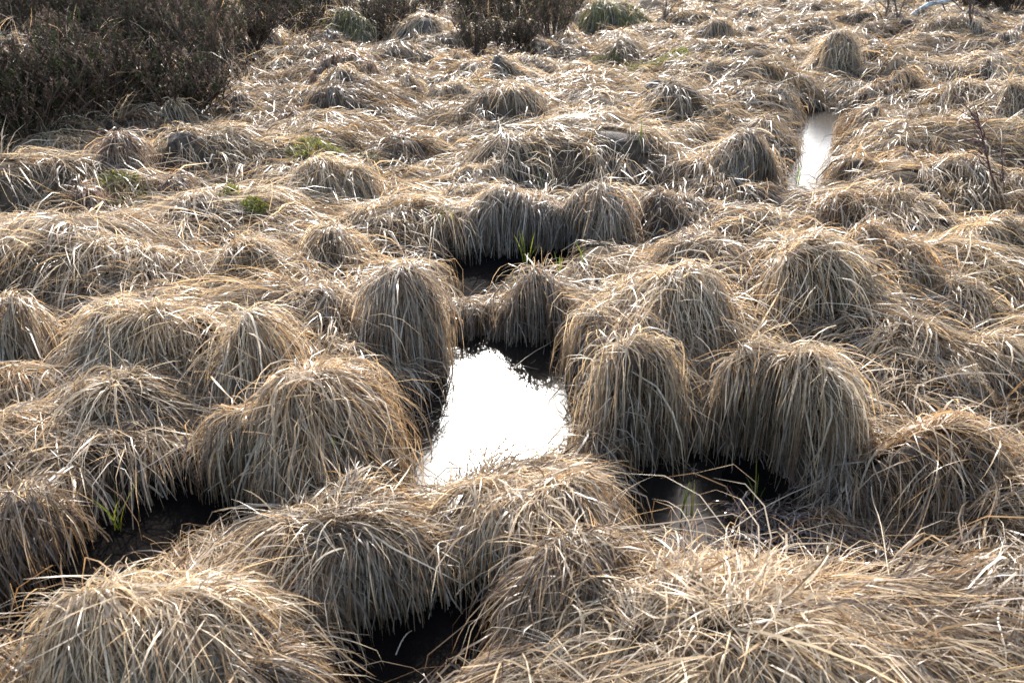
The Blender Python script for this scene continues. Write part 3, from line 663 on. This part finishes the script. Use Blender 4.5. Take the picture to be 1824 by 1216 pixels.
# ------------------------------------------------------------------ moss patches
MOSSES = [(235, 352, 60, 'bright green moss strip below the beehive shaped tussock'), (398, 344, 28, 'bright green moss cushion right of the low rusty tuft'),
          (455, 372, 20, 'dull green moss at the foot of the thick bank like tussock'), (560, 262, 55, 'olive moss strip in the grass below the reddish dome'),
          (655, 292, 26, 'small green moss spot above the thick bank like tussock'), (870, 158, 34, 'green moss spot right of the half dome tussock'),
          (1180, 108, 60, 'olive moss below the top edge right of centre'), (1075, 122, 45, 'olive moss below the small domed tussock')]
for px, py, hw, lb in MOSSES:
    q = hit(px, py); sz = hw / F * np.hypot(q[1], CAM_Z); n = int(1100 * max(0.4, sz / 0.3))
    ang = rng.random(n) * 6.283; rr = np.sqrt(rng.random(n)); rr *= 1 + 0.3 * vnoise(np.cos(ang) * 2, np.sin(ang) * 2, 1, int(px))
    x, y = q[0] + np.cos(ang) * rr * sz, q[1] + np.sin(ang) * rr * sz * 0.75
    kp = samp(H, x, y) - samp(G, x, y) < 0.05; x, y = x[kp], y[kp]; n = len(x)
    if n < 20: continue
    z0 = samp(H, x, y) + 0.006 + rng.random(n) * 0.026
    P = march(x, y, rng.random(n) * 6.283, rng.uniform(0.2, 1.2, n), rng.uniform(.02, .04, n), rng.uniform(6, 18, n), np.full(n, .012), 3, np.zeros(n), 0, z0=z0)
    c = np.array([.21, .20, .065]) * rng.uniform(.4, 1.3, (n, 1)) + np.array([.05, .03, 0]) * rng.random((n, 1))
    V, Q, Cc = ribbons(P, rng.uniform(.005, .010, n), c, rng.normal(0, .8, n), np.zeros(n))
    link('moss_patch', quad_mesh('moss_patch', V, Q, Cc), None, M_MOSS, label=lb, cat='moss', group='moss patches in the grass', kind='stuff')

# ------------------------------------------------------------------ green shoots, loose stalks
def blade_obj(name, pts, width, c, m, parent=None, tw=0.3, **kw):
    P = np.asarray(pts)[None]; V, Q, C = ribbons(P, np.array([width]), np.array([c]), np.array([tw]), np.array([rng.normal(0, .6)]))
    return link(name, quad_mesh(name, V, Q, C), parent, m, **kw)
SHOOTS = [(608, 835, 85, 3, 'tall yellow green shoots in front of the ginger tussock on the left bank'), (512, 900, 62, 3, 'thin green shoot beside the black gully at left'),
          (1343, 885, 70, 4, 'bright green shoots rising from the wet mud'), (935, 478, 60, 4, 'green shoots standing in the black pit'),
          (215, 950, 90, 3, 'green blades over the left end of the black gully'), (1226, 925, 85, 3, 'green shoots at the small pool right of the rounded hummock'),
          (812, 400, 42, 3, 'green shoots left of the dark overhanging tussock'), (782, 400, 34, 2, 'fine green shoots further left in the white flecked grass'),
          (968, 350, 45, 3, 'faint green shoots on the dark overhanging tussock'), (1140, 250, 40, 2, 'green reed shoots in the middle of the far field'),
          (998, 482, 35, 2, 'short shoot by the silvery white topped tuft'), (1040, 470, 45, 2, 'yellowish shoot at the right rim of the black pit'),
          (1822, 1040, 45, 2, 'green blades at the right edge near the bottom'), (910, 520, 40, 2, 'pale green shoot on the bank left of the silvery tuft'),
          (1420, 325, 30, 3, 'green tips at the near end of the far channel')]
for px, py, hpx, nb, lb in SHOOTS:
    q = hit(px, py); d = np.linalg.norm(q - np.array([0, 0, CAM_Z])); hgt = hpx / F * d * 1.3; nb += 2
    root = link('green_shoot', None, label=lb, cat='green shoot', group='green grass shoots'); root.location = q; root.empty_display_size = 0.05
    for i in range(nb):
        az = rng.uniform(0, 6.28); ln = hgt * rng.uniform(.65, 1.05); bend = rng.uniform(.05, .45); s = np.linspace(0, 1, 6)[:, None]
        pts = np.concatenate([np.cos(az) * bend * ln * s ** 2 + rng.normal(0, .012), np.sin(az) * bend * ln * s ** 2 + rng.normal(0, .012), ln * (s - .18 * bend * s ** 2) - .02], 1)
        c = np.array([.15, .20, .04]) * rng.uniform(.6, 1.1) + (np.array([.10, .04, 0]) if rng.random() < .3 else 0)
        blade_obj('blade', pts, 0.0050 * max(1, d / 3.2) ** .6, c, M_GREEN, root, tw=rng.uniform(-1, 1))
STALKS = [((1240, 992), (1490, 850), .05, 'long pale stalk lying across the wet mud at right'), ((262, 1185), (372, 1222), .03, 'pale broken stalk at the bottom edge left of centre'),
          ((845, 730), (1010, 600), .06, 'long thin stalk leaning over the far end of the bright pool'), ((560, 745), (700, 870), .05, 'thick pale stalk slanting down from the ginger tussock'),
          ((1545, 880), (1585, 1085), .06, 'long stalk hanging down the front of the very large ochre tussock'), ((195, 560), (205, 700), .05, 'upright thin stalk on the long level ridge'),
          ((160, 555), (265, 640), .04, 'slanting thin stalk on the long level ridge'), ((470, 440), (620, 520), .06, 'long fine stalks lying right of the wide combed tussock'),
          ((1180, 660), (1290, 720), .06, 'fine stalk between the two tall tussocks right of the pool'), ((935, 995), (975, 1165), .04, 'ginger stalk hanging into the black hollow at bottom'),
          ((860, 300), (1020, 345), .05, 'straight stalk lying above the dark overhanging tussock'), ((700, 1180), (740, 1120), .03, 'short bent stalk over the black hollow'),
          ((770, 160), (865, 130), .05, 'long white stalk lying by the half dome tussock'), ((1670, 100), (1760, 70), .08, 'long bent reed stalk near the right end of the top'),
          ((40, 1030), (92, 1060), .03, 'broken pale stalk over the black gully at left edge'), ((1560, 140), (1620, 195), .07, 'curved pale stalk on the orange tussocks beyond the channel'),
          ((1700, 160), (1790, 215), .06, 'long thin stalk leaning on the ochre tussock at back right')]
for (x1, y1), (x2, y2), lift, lb in STALKS:
    a_, b_ = hit(x1, y1), hit(x2, y2); d = np.linalg.norm(a_ - np.array([0, 0, CAM_Z])); s = np.linspace(0, 1, 9)[:, None]
    pts = a_ * (1 - s) + b_ * s; pts[:, 2] = np.maximum(pts[:, 2] + lift * np.sin(s[:, 0] * np.pi), samp(H, pts[:, 0], pts[:, 1]) + .035)
    pts[1:-1, 2] = (pts[:-2, 2] + 2 * pts[1:-1, 2] + pts[2:, 2]) / 4
    V, Q = tube([(pts, np.linspace(.0021, .0011, 9) * max(1, d / 3) ** .6)], 5)
    c = np.array([.56, .47, .34]) if rng.random() < .75 else np.array([.42, .28, .13])
    o = link('grass_stalk', quad_mesh('grass_stalk', V, Q, np.repeat(c[None], len(V), 0)), None, M_STRAW, label=lb, cat='stalk', group='loose grass stalks')

# ------------------------------------------------------------------ heather shrubs
def heather_proto(seed, Rb, hb, dark):
    r = np.random.default_rng(seed); paths, SP_, SW, SC = [], [], [], []
    for i in range(64):
        az, u = r.random() * 6.283, math.sqrt(r.random()); tipv = np.array([math.cos(az) * u * Rb, math.sin(az) * u * Rb, hb * (1 - .35 * u * u) * r.uniform(.75, 1.1)])
        b0 = np.array([math.cos(az) * u * Rb * .2, math.sin(az) * u * Rb * .2, -.05]); s = np.linspace(0, 1, 5)[:, None]
        pts = b0 + (tipv - b0) * s + np.concatenate([r.normal(0, .015, (5, 2)), np.zeros((5, 1))], 1) * s
        pts[:, :2] -= (tipv[:2] - b0[:2]) * (.35 * s * (1 - s)); paths.append((pts, np.linspace(.006, .0018, 5)))
        for k in range(15):                                        # side sprigs with tiny leaves
            f = r.uniform(.35, 1.0); base = pts[0] + (pts[-1] - pts[0]) * f; base[:2] = [np.interp(f, s[:, 0], pts[:, 0]), np.interp(f, s[:, 0], pts[:, 1])]
            a2 = r.random() * 6.283; ln = r.uniform(.05, .13); dv = np.array([math.cos(a2) * .55, math.sin(a2) * .55, 1.0]); dv /= np.linalg.norm(dv)
            col = (np.array([.055, .040, .028]) if r.random() < .5 else np.array([.17, .11, .08]) if r.random() < .5 else np.array([.06, .065, .028])) * dark * r.uniform(.6, 1.4)
            SP_.append(np.stack([base, base + dv * ln * .5, base + dv * ln])); SW.append(.006); SC.append(col)
            for q in range(5):
                bb = base + dv * ln * r.uniform(.15, 1); a3 = r.random() * 6.283; lv = np.array([math.cos(a3), math.sin(a3), r.uniform(.2, 1.2)]) * r.uniform(.012, .024)
                SP_.append(np.stack([bb, bb + lv * .5, bb + lv])); SW.append(r.uniform(.006, .011)); SC.append(col * r.uniform(.8, 1.4))
    V, Q = tube(paths, 4); sm = quad_mesh('stems', V, Q); sm.materials.append(M_BARK)
    P = np.array(SP_); n = len(P)
    V, Q, C = ribbons(P, np.array(SW), np.array(SC), r.normal(0, 1, n), np.zeros(n)); fm = quad_mesh('foliage', V, Q, C); fm.materials.append(M_HEATH)
    return sm, fm
PROTO = [heather_proto(900 + i, rb, hb, dk) for i, (rb, hb, dk) in enumerate([(.50, .58, .9), (.56, .52, .65), (.44, .70, 1.25), (.55, .46, .7)])]
def heather(x, y, sc, label, group):
    r = link('heather_shrub', None, label=label, cat='heather', group=group); i = random.randrange(4)
    r.location = (x, y, float(samp(G, np.array([x]), np.array([y]))[0])); r.rotation_euler = (0, 0, random.random() * 6.28); r.scale = (sc, sc, sc * random.uniform(.9, 1.15))
    for nm, me in zip(('stems', 'foliage'), PROTO[i]):
        o = link(nm, me, r)
        if nm == 'foliage': o['kind'] = 'stuff'
FRONT = [(-95, 292, 'heather shrub at the lowest left end of the dark thicket'), (20, 285, 'low heather shrub in front of the nearest one at the left edge'), (-30, 281, 'heather shrub cut by the left edge, nearest of the dark thicket'), (60, 266, 'dark heather shrub at the left edge behind the nearest one'),
         (135, 246, 'heather shrub in the front row above the straw mound'), (215, 226, 'reddish heather shrub in the front row above the twin domes'),
         (300, 226, 'heather shrub in the front row above the straw tussock behind the twin domes'), (375, 156, 'heather shrub at the front behind the small green leaf sprays'),
         (440, 121, 'heather shrub just behind the pale drooping tussock'), (545, 88, 'dark heather shrub between the drooping tussock and the green spiky one'),
         (690, 88, 'heather shrub between the green spiky tussock and the tall conical one'), (845, 108, 'heather shrub right of the tall conical tussock'),
         (915, 108, 'heather shrub in the front row left of the green tinged tussock'), (985, 92, 'heather shrub touching the left side of the green tinged tussock')]
taken = []
for px, py, lb in FRONT:
    p = on_plane(px, py, .15); heather(p[0], p[1] + .2, random.uniform(.85, 1.05) if px > 800 else random.uniform(1.05, 1.35), lb, 'front row of the heather thicket'); taken.append((p[0], p[1] + .2))
tries = 0; nb = 0
while tries < 4000 and nb < 110:
    tries += 1; y = random.uniform(6, 21); x = random.uniform(-1, .25) * (.67 * y + .6)
    if inside_dist(HEATH, np.array([x]), np.array([y]))[0] > -.25: continue
    if any((x - a_) ** 2 + (y - b_) ** 2 < (.40 + .010 * y) ** 2 for a_, b_ in taken): continue
    taken.append((x, y)); nb += 1
    heather(x, y, random.uniform(.55, 1.35), 'dark brown heather shrub deep in the thicket at top left, behind its front row', 'heather thicket behind the front row')
for px, py, lb in [(1800, 28, 'dark shrub at the right end of the top edge'), (1735, 22, 'brown shrub right of the fallen silver branch'), (1765, 6, 'dark shrub behind the brown one at top right'),
                   (1700, 4, 'low shrub behind the fallen silver branch'), (1840, 10, 'shrub half outside the top right corner'), (1545, 2, 'low shrub at the top edge left of the fallen silver branch')]:
    p = on_plane(px, py, .15); heather(p[0], p[1], random.uniform(1.1, 1.4), lb, 'shrubs at the top right')

# ------------------------------------------------------------------ twigs, branch, stump, leaf sprays
def wander(a_, b_, n, amp): 
    s = np.linspace(0, 1, n)[:, None]; p = np.asarray(a_) * (1 - s) + np.asarray(b_) * s
    return p + rng.normal(0, amp, (n, 3)) * np.sin(s * np.pi)
def sapling(base, tips, r0, label, m, name, cat, group=None, side=5):
    root = link(name, None, label=label, cat=cat, group=group); root.location = base; root.empty_display_size = .1
    for tp, rr in tips:
        main = wander((0, 0, -.05), tp, 8, .012); V, Q = tube([(main, np.linspace(rr, rr * .35, 8))], 6); st = link('stem', quad_mesh('stem', V, Q), root, m)
        L = np.linalg.norm(tp); paths = []
        for k in range(side):
            f = rng.uniform(.45, .97); i = f * 7; b0 = main[int(i)] + (main[min(7, int(i) + 1)] - main[int(i)]) * (i % 1)
            dv = np.asarray(tp) / L + rng.normal(0, .45, 3); dv /= np.linalg.norm(dv); e_ = b0 + dv * L * rng.uniform(.12, .3)
            paths.append((wander(b0, e_, 5, .006), np.linspace(rr * .5, rr * .25, 5)))
        V, Q = tube(paths, 4); link('side_twigs', quad_mesh('side_twigs', V, Q), st, m)
q = hit(1795, 372); d = np.linalg.norm(q - np.array([0, 0, CAM_Z])); k = d / F
sapling(q, [((-82 * k, 0, 138 * k), .0085), ((-30 * k, .02, 90 * k), .005)], .006, 'bare red brown sapling leaning left, near the right edge', M_TWIG, 'bare_sapling', 'sapling', side=22)
q = hit(1806, 376)
sapling(q, [((28 * k, .0, 120 * k), .006), ((40 * k, .1, 50 * k), .004)], .006, 'bare red brown sapling leaning right, cut by the right edge', M_TWIG, 'bare_sapling', 'sapling', side=9)
for px, py, hh_, lb in [(1575, 34, .9, 'grey bare bush left of the fallen silver branch'), (1600, 26, .8, 'bare bush right behind the lower end of the fallen branch'), (1183, 30, .7, 'thin dark twig bush right of the green tinged tussock'),
                        (1730, 40, .8, 'bare twig bush right of the fallen branch')]:
    q = hit(px, py); tips = [((rng.normal(0, .3), rng.normal(0, .2), hh_ * rng.uniform(.6, 1.1)), .008) for _ in range(6)]
    sapling(q, tips, .01, lb, M_BARK, 'bare_bush', 'bush', side=6)
p0 = hit(1622, 32); d = np.linalg.norm(p0 - np.array([0, 0, CAM_Z])); k = d / F
rel = [(0, 0, .02), (14 * k, .05, 12 * k), (28 * k, .1, 19 * k), (46 * k, .15, 20 * k), (62 * k, .2, 24 * k), (67 * k, .25, 34 * k), (72 * k, .3, 48 * k), (90 * k, .4, 62 * k)]
root = link('fallen_branch', None, label='fallen crooked silver birch branch at the top right', cat='branch'); root.location = p0
s = np.linspace(0, 7, 22); R_ = np.array(rel); pts = np.stack([np.interp(s, range(8), R_[:, i]) for i in range(3)], 1)
pts[1:-1] = (pts[:-2] + 2 * pts[1:-1] + pts[2:]) / 4
V, Q = tube([(pts, np.linspace(.045, .026, 22) * (1 + .12 * np.sin(s * 4)))], 9); limb = link('limb', quad_mesh('limb', V, Q), root, M_BIRCH)
for i, (dx, dy, dz) in [(9, (.15, -.1, -.3)), (12, (.3, -.15, -.25)), (15, (.5, -.1, -.2)), (17, (.5, .1, .25)), (6, (-.1, .1, .35))]:
    V, Q = tube([(wander(pts[i], pts[i] + np.array([dx, dy, dz]), 6, .02), np.linspace(.016, .005, 6))], 5); link('twig', quad_mesh('twig', V, Q), root, M_BARK)
# rotten stump
q = hit(1612, 56); th = np.linspace(0, 2 * np.pi, 18, endpoint=False); prof = [(.16, -.1), (.15, .05), (.13, .13), (.115, .17), (.07, .15), (.01, .12)]
V = np.array([[math.cos(a_) * r_ * (1 + .12 * math.sin(3 * a_ + i)), math.sin(a_) * r_ * (1 + .1 * math.cos(2 * a_)), z_ + .02 * math.sin(5 * a_ + i)] for i, (r_, z_) in enumerate(prof) for a_ in th])
idx = np.arange(len(V)).reshape(len(prof), 18); idn = np.roll(idx, -1, 1); Q = np.stack([idx[:-1], idn[:-1], idn[1:], idx[1:]], 2).reshape(-1, 4)
o = link('rotten_stump', quad_mesh('rotten_stump', V, Q), None, M_STUMP, label='dark rotten stump below the fallen silver branch', cat='stump'); o.location = q
# green leaf sprays in front of the heather
q = hit(382, 130)
root = link('leafy_plant', None, label='small green and yellow leaf sprays against the dark heather', cat='plant'); root.location = q
for i in range(4):
    az = [.2, 2.6, 1.3, 3.6][i]; s = np.linspace(0, 1, 5)[:, None]; pts = np.concatenate([np.cos(az) * .22 * s, np.sin(az) * .1 * s, .06 + .34 * s - .12 * s ** 2], 1)
    V, Q = tube([(pts, np.linspace(.004, .002, 5))], 4); st = link('stem', quad_mesh('stem', V, Q, np.repeat([[.10, .13, .03]], len(V), 0)), root, M_GREEN)
    P = []
    for k in range(12):
        f = .3 + .7 * k / 11; b0 = np.array([np.interp(f, s[:, 0], pts[:, c]) for c in range(3)]); sgn = 1 if k % 2 else -1
        lv = np.array([-math.sin(az) * sgn * .6 + math.cos(az) * .4, math.cos(az) * sgn * .6, .35 * sgn]) * .075; P.append(np.stack([b0, b0 + lv * .5, b0 + lv]))
    n = len(P); V, Q, C = ribbons(np.array(P), np.full(n, .022), np.array([[.11, .19, .03] if i < 2 else [.26, .22, .04]] * n), rng.normal(0, .4, n), np.zeros(n))
    link('leaflets', quad_mesh('leaflets', V, Q, C), st, M_GREEN)
print('BLADES', nblades, 'TUSSOCKS', len(TU), 'TRIS', sum(sum(len(p.vertices) - 2 for p in ()) + 2 * len(m.polygons) for m in bpy.data.meshes), 'heather', len(taken))
